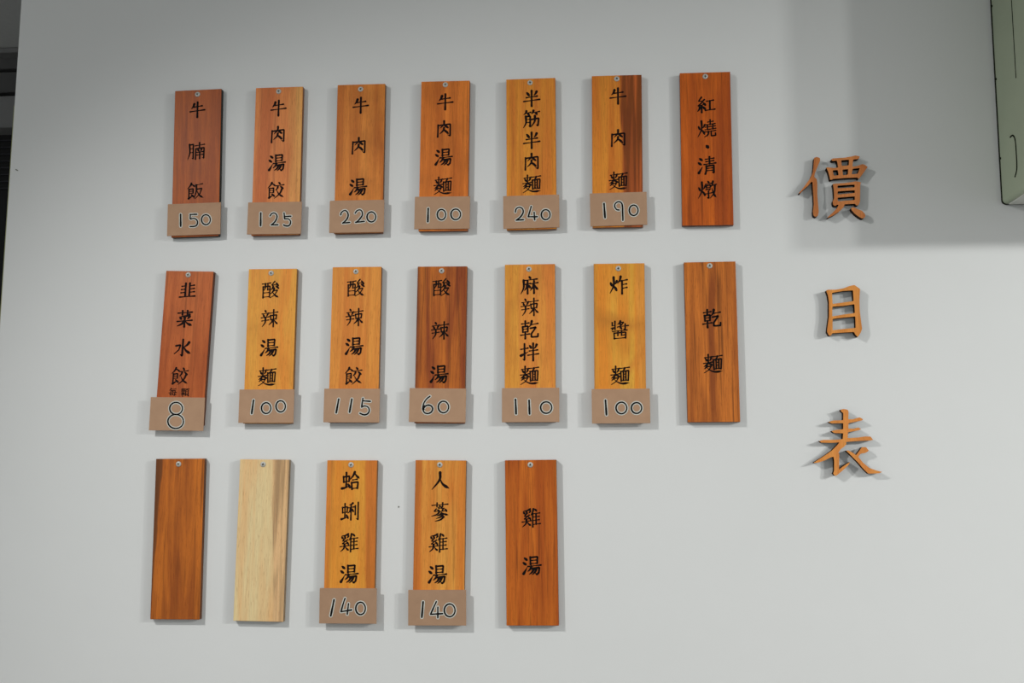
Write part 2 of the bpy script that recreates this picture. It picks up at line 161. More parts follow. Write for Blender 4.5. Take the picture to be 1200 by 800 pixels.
def obj(name, bm, mats, parent=None, loc=(0, 0, 0), smooth=False, label=None):
    me = bpy.data.meshes.new(name); bm.normal_update(); bm.to_mesh(me); bm.free()
    for m in (mats if isinstance(mats, (list, tuple)) else [mats]): me.materials.append(m)
    if smooth:
        for p in me.polygons: p.use_smooth = True
    o = bpy.data.objects.new(name, me); C.objects.link(o); o.location = loc
    if parent: o.parent = parent
    if label: o['label'] = label
    return o

def empty(name, loc, label, cat, group=None, rot=(0, 0, 0)):
    o = bpy.data.objects.new(name, None); C.objects.link(o)
    o.location = loc; o.rotation_euler = rot; o.empty_display_size = 0.02
    o['label'] = label; o['category'] = cat
    if group: o['group'] = group
    return o

def box(bm, x0, x1, y0, y1, z0, z1, bev=0.0, seg=1):
    r = bmesh.ops.create_cube(bm, size=1.0)
    for v in r['verts']:
        v.co = Vector((x0 + (v.co.x + .5) * (x1 - x0), y0 + (v.co.y + .5) * (y1 - y0), z0 + (v.co.z + .5) * (z1 - z0)))
    if bev:
        es = list({e for v in r['verts'] for e in v.link_edges})
        bmesh.ops.bevel(bm, geom=es, offset=bev, segments=seg, affect='EDGES', profile=0.6)

def struct(name, bm, m, parent=None):
    o = obj(name, bm, m, parent)
    if not parent: o['kind'] = 'structure'
    return o

def smooth_line(pts, n=6):
    if len(pts) < 3:
        a, b = Vector(pts[0]), Vector(pts[1]); return [a.lerp(b, i / 5) for i in range(6)]
    P = [Vector(p) for p in pts]; P = [P[0] * 2 - P[1]] + P + [P[-1] * 2 - P[-2]]
    out = []
    for i in range(1, len(P) - 2):
        for k in range(n):
            t = k / n
            out.append(0.5 * ((2 * P[i]) + (P[i + 1] - P[i - 1]) * t + (2 * P[i - 1] - 5 * P[i] + 4 * P[i + 1] - P[i + 2]) * t * t
                              + (3 * P[i] - P[i - 1] - 3 * P[i + 1] + P[i + 2]) * t ** 3))
    out.append(P[-2]); return out

def ribbon(bm, line, width, y, mat=0, caps=True, closed=False):
    """flat stroke in the x,z plane at depth y; width(t) is the full width at t=0..1"""
    d = [0.0]
    for a, b in zip(line, line[1:]): d.append(d[-1] + (b - a).length)
    tot = d[-1] or 1
    L, R = [], []
    for i, p in enumerate(line):
        a = line[i - 1 if closed else max(0, i - 1)]; b = line[(i + 1) % len(line) if closed else min(len(line) - 1, i + 1)]
        t = (b - a)
        if t.length < 1e-9: t = Vector((1, 0))
        t.normalize(); n = Vector((-t.y, t.x)); w = width(d[i] / tot) / 2
        L.append(p + n * w); R.append(p - n * w)
    def vert(p): return bm.verts.new((p.x, y, p.y))
    lv = [vert(p) for p in L]; rv = [vert(p) for p in R]
    for i in range(len(line) - (0 if closed else 1)):
        j = (i + 1) % len(line)
        try: f = bm.faces.new((lv[i], lv[j], rv[j], rv[i])); f.material_index = mat
        except ValueError: pass
    if caps:
        for idx, sgn in ((0, -1), (-1, 1)):
            a = line[idx]; b = line[1] if idx == 0 else line[-2]
            t = (a - b)
            if t.length < 1e-9: continue
            t.normalize(); n = Vector((-t.y, t.x)); w = width(0 if idx == 0 else 1) / 2
            if w < 1e-5: continue
            vs = [vert(a + n * w * math.cos(q) + t * w * math.sin(q)) for q in [math.pi * k / 5 for k in range(6)]]
            try: f = bm.faces.new(vs); f.material_index = mat
            except ValueError: pass

# ---------------------------------------------------------------- the brush characters (strokes on a 100 x 100 grid, y down)
# h level, v upright, p falling left, n falling right, d dot, t rising, k bent (hooked), b bent (plain), q bent and tapering left
SHI = 'd 24 4 28 11; p 26 2 18 18 2 34; n 27 6 36 14 48 25; v 12 36 12 90; b 12 38 37 35 37 62; h 12 50 37 49; h 12 62 37 61; t 11 92 22 85 36 74; d 27 70 42 84'
SAN = 'd 10 8 22 18; d 3 32 16 42; t 4 90 13 76 24 56'
HUO = 'd 6 34 13 50; p 40 26 36 36 29 44; p 23 4 23 50 2 94; d 25 56 33 66 38 78'
CHONG = 'v 9 26 11 56; b 9 27 42 24 40 54; h 10 55 40 52; v 25 4 25 84; t 2 90 22 86 44 78; d 36 68 46 86'
GLYPHS = {
'牛': 'p 30 12 24 28 12 42; h 28 32 80 28; h 4 60 97 55; v 51 2 51 99',
'肉': 'v 16 24 15 60 14 94; k 16 27 86 22 86 92 70 84; p 50 2 48 22 27 44; d 48 22 60 32 72 42; p 50 42 46 58 25 78; d 49 54 62 64 73 76',
'湯': SAN + '; v 41 4 42 42; b 41 6 80 4 78 40; h 43 22 78 21; h 43 39 78 38; h 28 53 98 49; p 46 54 40 68 26 80; k 42 66 90 61 86 88 76 98 66 88; p 60 66 50 84 34 95; p 74 65 66 84 50 98',
'餃': SHI + '; d 67 4 74 14; h 49 24 97 20; p 62 30 58 40 47 50; d 78 29 92 42; p 86 44 74 70 42 98; n 54 48 70 74 98 94',
'飯': SHI + '; h 52 15 92 10; p 55 14 56 52 42 95; b 58 40 88 37; q 88 38 78 68 48 97; n 60 48 74 76 99 94',
'麵': 'h 7 17 46 13; v 26 1 26 50; d 12 23 19 34; p 41 21 38 28 32 35; h 1 47 47 42; p 24 46 15 56 2 65; d 29 48 46 58; p 19 60 13 69 4 77; q 16 66 41 63 28 83 2 98; n 17 69 34 85 60 95 99 93; h 50 14 98 10; p 74 13 71 20 64 27; v 53 30 55 82; b 53 31 95 27 92 82; v 67 30 67 78; v 80 30 80 78; h 67 46 80 45; h 67 61 80 60; h 55 80 92 79',
'腩': 'p 12 8 14 58 2 97; k 12 11 34 9 34 94 25 88; h 14 34 34 33; h 14 57 34 56; h 44 19 99 14; v 70 2 70 34; v 49 36 48 97; k 49 37 97 33 96 95 86 89; d 61 42 66 50; p 82 41 80 48 76 52; h 56 59 90 56; h 56 74 90 72; v 72 58 72 95',
'半': 'd 22 12 34 30; p 80 9 74 22 64 32; h 18 43 84 38; h 2 66 98 60; v 50 1 50 99',
'筋': 'p 22 1 18 12 6 22; h 18 13 46 10; d 29 15 36 24; p 62 1 58 12 50 20; h 58 13 96 9; d 74 14 81 23; p 18 32 19 70 4 99; k 18 34 43 32 43 94 33 88; h 19 51 43 50; h 19 69 43 68; k 50 53 92 48 87 92 76 85; p 70 33 68 66 46 98',
'紅': 'q 26 3 9 26 30 26; q 41 18 24 38 5 54 44 46; d 37 38 46 50; v 26 54 26 92; p 16 62 13 72 3 86; d 34 60 45 74; h 54 29 92 25; v 72 28 72 78; h 46 82 99 78',
'燒': HUO + '; h 56 12 86 9; v 70 1 70 26; h 46 27 96 23; h 44 40 67 38; v 55 29 55 54; h 42 55 68 53; h 72 38 97 36; v 84 27 84 52; h 70 53 99 50; h 41 67 98 62; p 60 66 56 84 36 96; b 74 64 75 91 98 90 97 76',
'·': 'd 46 44 54 54',
'清': SAN + '; h 42 14 88 10; h 44 28 86 24; h 33 43 98 38; v 64 1 64 40; v 46 52 45 80 40 98; k 46 54 87 50 87 94 76 87; h 46 67 86 65; h 46 80 86 78',
'燉': HUO + '; d 55 2 60 8; h 42 17 73 13; b 47 25 68 22 67 36; v 47 25 48 37; h 48 36 67 35; q 44 47 69 43 58 56; k 57 56 58 95 49 90; h 40 71 75 66; p 82 3 78 22 70 34; h 80 25 99 21; p 92 24 88 66 64 97; n 76 40 86 74 99 94',
'韭': 'v 37 6 37 84; v 62 6 62 84; h 14 24 36 22; h 12 44 36 42; h 10 64 36 62; h 62 22 90 19; h 62 42 91 39; h 62 62 93 59; h 2 90 98 86',
'菜': 'h 6 14 94 10; v 34 1 34 24; v 65 1 65 22; p 78 25 60 33 24 36; d 20 40 28 50; d 46 37 51 48; p 80 36 74 44 66 52; h 4 65 96 60; v 50 50 50 99; p 47 63 34 80 4 94; n 53 63 70 80 98 92',
'水': 'k 50 3 50 96 37 88; q 10 38 37 34 28 62 3 84; p 86 20 76 34 58 46; n 53 40 70 66 99 86',
'每': 'p 28 2 20 18 6 30; h 24 15 88 11; v 28 30 18 82; h 18 84 92 81; k 28 32 80 29 74 93 63 90; h 2 59 99 55; d 45 37 54 48; d 41 64 50 76',
'顆': 'v 7 8 8 44; b 7 9 43 6 42 44; h 8 26 42 25; h 8 44 42 43; h 1 61 51 57; v 26 8 26 99; p 24 62 2 86; d 28 62 47 78; h 52 10 99 7; p 76 11 67 22; v 58 24 58 76; v 92 23 92 76; h 58 25 92 23; h 58 42 92 41; h 58 58 92 57; h 58 76 92 75; p 67 80 49 97; d 81 80 97 95',
'酸': 'h 2 15 50 11; v 7 31 8 95; b 7 32 47 29 46 93; p 20 14 20 36 12 54; v 34 13 34 50; h 34 51 44 49; h 8 67 46 66; h 8 91 46 90; q 74 3 56 25 92 21; d 83 13 95 29; p 65 32 62 42 51 52; d 82 31 97 44; p 72 43 66 60 50 76; q 66 58 92 54 76 82 48 98; n 60 62 78 84 99 97',
'辣': 'd 23 3 28 12; h 6 23 45 19; d 14 28 18 38; p 39 25 32 40; h 2 45 47 41; h 6 63 45 59; p 26 44 25 72 8 97; h 50 21 97 16; v 55 34 58 58; b 55 35 91 32 88 56; h 58 57 88 55; v 73 2 73 99; p 70 58 62 74 46 88; n 76 58 86 74 99 86',
'乾': 'h 6 16 46 12; v 26 1 26 30; v 11 32 13 62; b 11 33 41 30 40 60; h 12 46 40 45; h 12 62 40 61; h 1 79 49 74; v 26 62 26 99; p 62 3 57 22 47 36; h 60 23 96 18; b 54 43 86 38 60 74 60 92 96 92 97 76',
'拌': 'h 2 33 41 28; k 22 3 22 94 11 87; t 2 68 20 60 42 49; d 51 15 58 28; p 89 11 85 22 76 33; h 49 45 94 41; h 41 68 99 63; v 70 3 70 99',
'麻': 'd 49 1 56 10; h 18 21 93 16; p 18 20 18 62 2 96; h 24 43 55 39; v 40 26 40 96; p 38 42 34 62 22 78; d 42 48 55 62; h 58 41 97 37; v 76 26 76 96; p 74 42 70 60 55 80; n 78 44 86 62 99 78',
'炸': HUO + '; p 62 2 57 22 44 40; h 58 27 97 22; v 69 26 69 99; h 70 48 94 45; h 70 69 96 65',
'醬': 'v 24 1 24 46; v 9 8 9 24; h 9 25 24 24; h 3 39 24 36; p 13 38 11 44 5 50; p 54 1 48 12 37 20; q 50 10 72 8 60 24 36 37; d 50 16 57 22; h 39 33 97 28; k 80 18 80 49 69 46; d 53 36 60 44; h 10 57 90 53; v 19 66 20 98; b 19 67 83 64 82 98; v 41 56 39 80; v 60 55 60 80; h 60 81 74 79; h 20 97 82 95',
'蛤': CHONG + '; p 72 3 62 24 45 44; n 71 6 82 24 99 40; h 61 46 85 43; v 55 60 58 96; b 55 61 91 58 88 94; h 58 93 88 91',
'蜊': 'v 6 26 8 56; b 6 27 34 24 32 54; h 7 55 33 53; v 20 6 20 84; t 1 90 16 86 36 79; d 29 68 38 86; p 64 5 58 10 44 15; h 38 30 70 26; v 54 12 54 96; p 52 32 48 48 36 60; d 55 34 67 50; v 78 20 78 68; k 94 2 94 96 83 88',
'雞': 'p 44 3 28 10 6 13; d 8 18 14 26; d 23 16 28 24; p 45 14 38 25; q 26 26 12 40 34 40; q 40 34 10 55 42 54; d 36 46 45 57; h 0 70 49 65; p 24 58 20 80 1 97; n 28 70 36 82 49 92; p 62 3 57 22 47 38; v 58 24 58 99; d 71 5 78 14; h 58 29 96 26; h 58 47 93 44; h 58 65 93 62; h 58 86 99 83; v 76 28 76 85',
'人': 'p 47 5 44 46 3 96; n 46 34 62 68 99 94',
'蔘': 'h 6 13 94 9; v 34 1 34 21; v 65 1 65 20; q 50 17 41 30 60 29; q 30 33 18 46 44 45; q 72 31 60 46 85 44; d 56 22 63 31; d 39 38 46 47; d 80 36 87 47; p 48 46 36 62 3 72; n 52 46 70 60 98 68; p 60 57 50 66 34 71; p 66 67 52 78 30 85; p 72 77 54 92 24 99',
}
SIMPLE = set('牛肉半水人菜韭')

def profile(kind):
    if kind == 'h': return lambda t: 1.0 - 0.42 * math.sin(math.pi * min(1, t * 1.08)) + 0.15 * (t > .86)
    if kind == 'v': return lambda t: 1.12 - 0.22 * math.sin(math.pi * t)
    if kind == 'p': return lambda t: 1.15 * (1 - t) ** 0.6 + 0.22
    if kind == 'n': return lambda t: 0.35 + 1.15 * (t / .78) if t < .78 else max(0.12, 1.5 * (1 - (t - .78) / .22))
    if kind == 'd': return lambda t: 0.45 + 1.0 * math.sin(math.pi * min(1, .15 + t * .6))
    if kind == 't': return lambda t: 1.3 * (1 - t) + 0.25
    if kind == 'k': return lambda t: 1.0 if t < .9 else max(.15, 1.0 * (1 - (t - .9) / .12))
    if kind == 'q': return lambda t: 0.95 - 0.5 * t
    return lambda t: 0.95

def glyph_mesh(g, size, y):
    bm = bmesh.new()
    base = 12.0 if g in SIMPLE else (10.4 if GLYPHS[g].count(';') < 12 else 8.4)
    if g == '肉': base = 9.6
    if g in '每顆': base = 10.5
    if g == '·': base = 17
    for i, s in enumerate(GLYPHS[g].split(';')):
        q = s.split(); kind = q[0]; v = [float(a) for a in q[1:]]
        pts = []
        for a, b in zip(v[::2], v[1::2]):
            b2 = b - 0.05 * (a - 50)
            pts.append(((a - 50) / 100 * size, (50 - b2) / 100 * size))
        if kind in 'kbq':      # keep the corners of bent strokes
            line = []
            for a, b in zip(pts, pts[1:]):
                A, B = Vector(a), Vector(b)
                if line: A = A.lerp(B, .02)
                line += [A.lerp(B, k / 4 * .98) for k in range(5)]
        else: line = smooth_line(pts)
        pf = profile(kind); w = base / 100 * size
        ribbon(bm, line, lambda t: pf(t) * w * (0.84 if kind in 'h' else 1.0), y - 0.00001 * i)
    return bm

# ---------------------------------------------------------------- the room
WALL_L = -1.248
def wall_material():
    m, t, b = new_mat('white_wall_paint', 0.72, 0.25)
    N, Lk = t.nodes.new, t.links.new
    co = N('ShaderNodeTexCoord')
    n = N('ShaderNodeTexNoise'); n.inputs['Scale'].default_value = 2.2; n.inputs['Detail'].default_value = 5
    Lk(co.outputs['Object'], n.inputs['Vector'])
    mx = N('ShaderNodeMix'); mx.data_type = 'RGBA'
    mx.inputs[6].default_value = (0.770, 0.790, 0.785, 1); mx.inputs[7].default_value = (0.815, 0.825, 0.825, 1)
    Lk(n.outputs['Fac'], mx.inputs[0]); Lk(mx.outputs[2], b.inputs['Base Color'])
    f = N('ShaderNodeTexNoise'); f.inputs['Scale'].default_value = 320; f.inputs['Detail'].default_value = 3
    Lk(co.outputs['Object'], f.inputs['Vector'])
    u = N('ShaderNodeTexNoise'); u.inputs['Scale'].default_value = 7; u.inputs['Detail'].default_value = 2
    Lk(co.outputs['Object'], u.inputs['Vector'])
    b1 = N('ShaderNodeBump'); b1.inputs['Strength'].default_value = 0.12; b1.inputs['Distance'].default_value = 0.0006
    b2 = N('ShaderNodeBump'); b2.inputs['Strength'].default_value = 0.25; b2.inputs['Distance'].default_value = 0.004
    Lk(f.outputs['Fac'], b1.inputs['Height']); Lk(u.outputs['Fac'], b2.inputs['Height'])
    Lk(b1.outputs[0], b2.inputs['Normal']); Lk(b2.outputs[0], b.inputs['Normal'])
    return m
M_WALL = wall_material()
bm = bmesh.new(); box(bm, WALL_L, 3.2, 0.0, 0.14, 0.0, 3.0)
wall = struct('wall_front', bm, M_WALL)
M_SCUFF = plain('grey_scuff', (0.20, 0.20, 0.18), 0.8, 0.1)
for sx, sz, w, h, a in ((-1.2335, 2.138, 0.0042, 0.0012, -0.5), (-0.403, 1.440, 0.0017, 0.0017, 0)):
    bm = bmesh.new()
    vs = [bm.verts.new((w * math.cos(k * math.pi / 4) * math.cos(a) - h * math.sin(k * math.pi / 4) * math.sin(a), 0,
                        w * math.cos(k * math.pi / 4) * math.sin(a) + h * math.sin(k * math.pi / 4) * math.cos(a))) for k in range(8)]
    bm.faces.new(vs); obj('scuff_mark', bm, M_SCUFF, wall, (sx, -0.0004, sz), label='small dark scuff on the paint')
M_CEIL = plain('ceiling_paint', (0.62, 0.63, 0.62), 0.8, 0.2)
bm = bmesh.new(); box(bm, -5.0, 5.0, -4.5, 2.2, 3.0, 3.1); struct('ceiling', bm, M_CEIL)
M_FLOOR = plain('floor_tiles', (0.20, 0.19, 0.18), 0.5, 0.4, scale=3)
bm = bmesh.new(); box(bm, -5.0, 5.0, -4.5, 2.2, -0.1, 0.0); struct('floor', bm, M_FLOOR)

# the dim space past the left end of the wall: plastered beams over a dark doorway
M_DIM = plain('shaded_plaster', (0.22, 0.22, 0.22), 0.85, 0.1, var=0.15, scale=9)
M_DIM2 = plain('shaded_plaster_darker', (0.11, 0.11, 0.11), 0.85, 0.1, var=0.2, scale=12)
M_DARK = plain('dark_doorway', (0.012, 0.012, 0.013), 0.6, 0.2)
Y = 1.3
def zz(px_y, y):     # height of an image row at the left rim, on the plane y
    d = fw * F_PX + rt * (12 - 600) - up * (px_y - 400)
    return EYE + d.z * (y + DIST) / d.y
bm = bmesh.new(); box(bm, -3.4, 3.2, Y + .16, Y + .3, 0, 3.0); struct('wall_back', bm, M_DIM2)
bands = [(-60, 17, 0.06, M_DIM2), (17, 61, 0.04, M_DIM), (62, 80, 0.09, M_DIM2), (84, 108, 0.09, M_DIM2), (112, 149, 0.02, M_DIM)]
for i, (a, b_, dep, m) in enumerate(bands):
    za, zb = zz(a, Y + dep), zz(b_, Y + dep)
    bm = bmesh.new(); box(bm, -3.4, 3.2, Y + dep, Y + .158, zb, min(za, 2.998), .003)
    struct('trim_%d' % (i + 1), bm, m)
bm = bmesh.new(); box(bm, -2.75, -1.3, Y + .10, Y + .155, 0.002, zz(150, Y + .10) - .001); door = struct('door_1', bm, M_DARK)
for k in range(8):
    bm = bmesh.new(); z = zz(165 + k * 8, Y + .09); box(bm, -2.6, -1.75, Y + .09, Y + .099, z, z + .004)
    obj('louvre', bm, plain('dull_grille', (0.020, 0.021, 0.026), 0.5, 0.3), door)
M_FRINGE = plain('lens_colour_fringe', (0.36, 0.37, 0.20), 0.6, 0.3)  # lens colour fringe along the wall end, added as a thin strip
bm = bmesh.new(); box(bm, WALL_L - .0022, WALL_L - .0001, 0.001, 0.02, 0.0, 2.28); struct('trim_6', bm, M_FRINGE)

# ---------------------------------------------------------------- the plaques
W, H, T = 0.100, 0.3134, 0.012
PW, PH = 0.1122, 0.0668
GROUP = 'wooden menu plaques screwed to the white wall'
M_INK = plain('black_brush_ink', (0.006, 0.005, 0.005), 0.7, 0.08)
M_INK2 = plain('dark_brown_ink', (0.012, 0.006, 0.006), 0.7, 0.08)
M_MARK = plain('black_marker', (0.008, 0.008, 0.008), 0.6, 0.1)
M_HALO = plain('chalky_outline', (0.68, 0.68, 0.62), 0.8, 0.1, var=0.1, scale=300)
M_STEEL = plain('screw_steel', (0.56, 0.56, 0.52), 0.5, 0.4, metal=0.15)
M_RECESS = plain('screw_recess', (0.06, 0.06, 0.055), 0.6, 0.3)
M_BLACK_EDGE = plain('black_painted_edge', (0.012, 0.012, 0.008), 0.55, 0.3)

def card_material(i, row):
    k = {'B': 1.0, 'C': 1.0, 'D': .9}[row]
    m, t, b = new_mat('kraft_cardboard', 0.8, 0.08)
    N, Lk = t.nodes.new, t.links.new
    co = N('ShaderNodeTexCoord'); mp = N('ShaderNodeMapping'); mp.inputs['Location'].default_value = (i * .7, 0, i)
    Lk(co.outputs['Object'], mp.inputs['Vector'])
    n = N('ShaderNodeTexNoise'); n.inputs['Scale'].default_value = 45; n.inputs['Detail'].default_value = 6
    Lk(mp.outputs[0], n.inputs['Vector'])
    mx = N('ShaderNodeMix'); mx.data_type = 'RGBA'
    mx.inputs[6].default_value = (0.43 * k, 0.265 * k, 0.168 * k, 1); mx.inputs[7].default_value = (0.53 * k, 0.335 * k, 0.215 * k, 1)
    Lk(n.outputs['Fac'], mx.inputs[0]); Lk(mx.outputs[2], b.inputs['Base Color'])
    return m

SPEC = {  # light, dark, gain, streak, zones, blotch
'B1': ((166, 84, 24), (136, 64, 20), .60, .25, (), .35),
'B2': ((190, 116, 60), (165, 88, 42), .56, .3, ((.026, 0, .006, (205, 135, 72), 1),), .15),
'B3': ((184, 114, 48), (158, 88, 34), .56, .15, (), .5),
'B4': ((184, 104, 40), (158, 84, 32), .54, .35, (), .4),
'B5': ((194, 122, 42), (172, 100, 38), .54, .3, (), .2),
'B6': ((194, 118, 42), (170, 96, 34), .54, .2, ((.006, .02, .002, (158, 78, 36), 1),), .15),
'B7': ((168, 82, 24), (134, 60, 20), .54, .5, (), .2),
'C1': ((176, 94, 46), (148, 72, 34), .66, .4, (), .3),
'C2': ((222, 150, 62), (204, 128, 50), .66, .12, (), .25),
'C3': ((208, 134, 58), (190, 114, 48), .66, .12, (), .15),
'C4': ((180, 102, 36), (126, 60, 28), .64, .6, ((-.046, 0, .006, (90, 44, 28), -1),), .25),
'C5': ((208, 136, 56), (192, 114, 50), .64, .15, ((-.021, 0, .002, (214, 140, 54), -1),), .3),
'C6': ((222, 150, 56), (200, 124, 42), .64, .12, ((.034, 0, .003, (200, 132, 54), 1), (-.045, 0, .004, (188, 124, 48), -1)), .35),
'C7': ((182, 104, 40), (128, 66, 28), .64, .7, (), .2),
'D1': ((182, 102, 34), (136, 70, 26), .68, .6, ((-.035, -.05, .0015, (108, 62, 30), -1),), .15),
'D2': ((226, 188, 142), (214, 168, 118), .70, .05, ((.016, .04, .0015, (210, 170, 124), 1),), .08),
'D3': ((216, 142, 52), (200, 122, 42), .68, .1, ((.028, .015, .003, (194, 112, 44), 1), (-.038, 0, .004, (196, 120, 48), -1)), .2),
'D4': ((216, 142, 62), (192, 112, 42), .68, .35, ((-.036, 0, .002, (186, 106, 42), -1),), .15),
'D5': ((190, 104, 32), (154, 74, 22), .68, .65, (), .15),
}
LABEL = {
'B1': 'Red-brown menu plaque 牛腩飯 with black edge and price card 150, top row far left',
'B2': 'Orange-tan menu plaque 牛肉湯餃 with price card 125 in the top row',
'B3': 'Three-character menu plaque 牛肉湯 in mottled tan wood with price card 220',
'B4': 'Orange-brown menu plaque 牛肉湯麵 with price card 100 in the top row',
'B5': 'Five-character menu plaque 半筋半肉麵 in honey wood with price card 240',
'B6': 'Two-tone menu plaque 牛肉麵, right half streaked red-brown, with price card 190',
'B7': 'Dark red-brown plaque 紅燒·清燉 without a price card, top row far right',
'C1': 'Tilted reddish menu plaque 韭菜水餃 with price card 8, middle row far left',
'C2': 'Yellow wooden menu plaque 酸辣湯麵 with price card 100 in the middle row',
'C3': 'Even orange wooden menu plaque 酸辣湯餃 with price card 115',
'C4': 'Dark streaky menu plaque 酸辣湯 with price card 60',
'C5': 'Five-character orange menu plaque 麻辣乾拌麵 with price card 110',
'C6': 'Yellow wooden menu plaque 炸醬麵 with brown band and price card 100',
'C7': 'Brown streaked plaque 乾麵 without a price card, middle row far right',
'D1': 'Blank dark brown plaque without writing, bottom row far left',
'D2': 'Blank pale unstained plaque without writing in the bottom row',
'D3': 'Honey-coloured menu plaque 蛤蜊雞湯 with price card 140 in the bottom row',
'D4': 'Orange menu plaque 人蔘雞湯 with price card 140 in the bottom row',
'D5': 'Orange-brown plaque 雞湯 without a price card, bottom row far right',
}

def board_mesh():
    bm = bmesh.new(); box(bm, -W / 2, W / 2, -T, 0, -H, 0, 0.0009, 2)
    bm.normal_update()
    for f in bm.faces: f.material_index = 0 if f.normal.y < -0.8 else 1
    return bm

def screw(parent, x, z, y, turn):
    bm = bmesh.new()
    prof = [(0.0054, 0.0), (0.0054, 0.0006), (0.0047, 0.0013), (0.0034, 0.0019), (0.0022, 0.0021)]
    rings = [[bm.verts.new((r * math.cos(a), -h, r * math.sin(a))) for a in [2 * math.pi * k / 20 for k in range(20)]] for r, h in prof]
    for A, B in zip(rings, rings[1:]):
        for k in range(20): bm.faces.new((A[k], A[(k + 1) % 20], B[(k + 1) % 20], B[k]))
    bm.faces.new(rings[-1])
    s = obj('screw', bm, M_STEEL, parent, (x, y, z), smooth=True, label='round steel screw head')
    bm = bmesh.new()
    for a in (turn, turn + math.pi / 2):
        c, sn = math.cos(a), math.sin(a)
        q = [(-.0026, -.00065), (.0026, -.00065), (.0026, .00065), (-.0026, .00065)]
        bm.faces.new([bm.verts.new((u * c - v * sn, -.00225 - .00001 * (a > turn), u * sn + v * c)) for u, v in q])
    vs = [bm.verts.new((  .0016 * math.cos(k * math.pi / 4), -.00227, .0016 * math.sin(k * math.pi / 4))) for k in range(8)]
    bm.faces.new(vs)
    obj('cross_slot', bm, M_RECESS, s)

random.seed(4)
for i, (key, d) in enumerate(PLAQUES.items()):
    light, dark, gain, streak, zones, blotch = SPEC[key]
    root = empty('menu_plaque', (d['x'], -0.0006, d['z']), LABEL[key], 'sign', GROUP, (0, -d['rot'], 0))
    wm = wood('plaque_wood_' + key, light, dark, gain, i + 1.3, streak, zones, 0.40, blotch, {'B6': .62, 'D2': .74, 'D1': .8}.get(key, .88),
              ((.15, -.117, .024, (176, 112, 42)), (-1.3, -.235, .020, (188, 118, 46))) if key == 'C6' else ())
    side = M_BLACK_EDGE if key == 'B1' else wood('plaque_edge_' + key, tuple(v * .55 for v in light), tuple(v * .5 for v in dark), gain, i + 40, .2)
    obj('board', board_mesh(), [wm, side], root)
    screw(root, d['screw'][0] / 1000, d['screw'][1] / 1000, -T, random.uniform(0, 1.5))
    for g, cx, cz in d['chars']:
        size = {'每': .0165, '顆': .0165}.get(g, .0365 if g in '麵腩燒燉' else (.0335 if g in '牛半韭菜' else .0355))
        if g == '·': size = .03
        ink = M_INK if key in ('B1', 'B7', 'C4', 'C7', 'D5') else M_INK2
        obj('character', glyph_mesh(g, size, 0), ink, root, (cx / 1000, -T - .0003, cz / 1000), label='black brush-written character %s' % g)
    if 'card' in d:
        c = d['card']
        bm = bmesh.new(); box(bm, -PW / 2, PW / 2, -.0024, 0, -PH / 2, PH / 2, .0003)
        text = ''.join(q[0] for q in c['digits'])
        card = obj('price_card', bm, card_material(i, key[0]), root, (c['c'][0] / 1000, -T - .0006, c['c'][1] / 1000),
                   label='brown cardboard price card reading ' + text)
        card.rotation_euler = (0, -c['a'], 0)
        for dg, lines in c['digits']:
            allp = [p for L in lines for p in L]
            mx_, mz_ = sum(p[0] for p in allp) / len(allp), sum(p[1] for p in allp) / len(allp)
            bm = bmesh.new(); wd = .0037 if dg == '1' else .0030
            for k, L in enumerate(lines):
                pts = [((p[0] - mx_) / 1000, (p[1] - mz_) / 1000) for p in L]
                closed = len(pts) == 15
                if closed: line = [Vector(p) for p in pts]
                else: line = smooth_line(pts, 4)
                if closed:      # a round figure: one smooth ring without ends
                    P = [Vector(p) for p in pts[:-1]]; n = len(P); line = []
                    for q in range(n):
                        a, b, c_, e = P[q - 1], P[q], P[(q + 1) % n], P[(q + 2) % n]
                        line += [b, (b + c_) * .5625 - (a + e) * .0625]
                ribbon(bm, line, lambda t: wd + .0034, 0 - .00001 * k, 1, not closed, closed)
                ribbon(bm, line, lambda t: wd * (1 - .12 * math.sin(6.2832 * t)), -.0002 - .00001 * k, 0, not closed, closed)
            obj('digit', bm, [M_MARK, M_HALO], card, (mx_ / 1000, -.00265, mz_ / 1000), label='white-outlined marker digit ' + dg)

# ---------------------------------------------------------------- the three cut-out characters on the right
def letter_wood(name, col, dark, seed):
    return wood(name, col, dark, .62, seed, .12, (), .55, .2)
M_CHAR_EDGE = plain('laser_burnt_edge', (0.020, 0.012, 0.008), 0.8, 0.1)
def letter_piece(name, loops, face, parent, depth):
    cu = bpy.data.curves.new(name, 'CURVE'); cu.dimensions = '2D'; cu.fill_mode = 'BOTH'; cu.extrude = depth / 2
    for loop in loops:
        pts = []
        n = len(loop)
        for k in range(n):        # soften the corners a little
            a, b, c = [Vector(loop[(k + j) % n]) / 1000 for j in (-1, 0, 1)]
            u, v = a - b, c - b
            r = min(.0012, u.length * .35, v.length * .35)
            p, q = b + u.normalized() * r, b + v.normalized() * r
            pts += [p, p * .25 + b * .5 + q * .25, q]
        sp = cu.splines.new('POLY'); sp.points.add(len(pts) - 1)
        for k, p in enumerate(pts): sp.points[k].co = (p.x, p.y, 0, 1)
        sp.use_cyclic_u = True
    tmp = bpy.data.objects.new(name, cu); C.objects.link(tmp)
    me = bpy.data.meshes.new_from_object(tmp.evaluated_get(bpy.context.evaluated_depsgraph_get()))
    bpy.data.objects.remove(tmp); bpy.data.curves.remove(cu)
    me.name = name
    me.transform(Matrix.Rotation(math.pi / 2, 4, 'X')); me.transform(Matrix.Translation((0, -depth / 2, 0)))
    me.materials.clear(); me.materials.append(face); me.materials.append(M_CHAR_EDGE)
    for p in me.polygons: p.material_index = 0 if abs(p.normal.y) > .7 else 1
    o = bpy.data.objects.new(name, me); C.objects.link(o); o.parent = parent
    return o
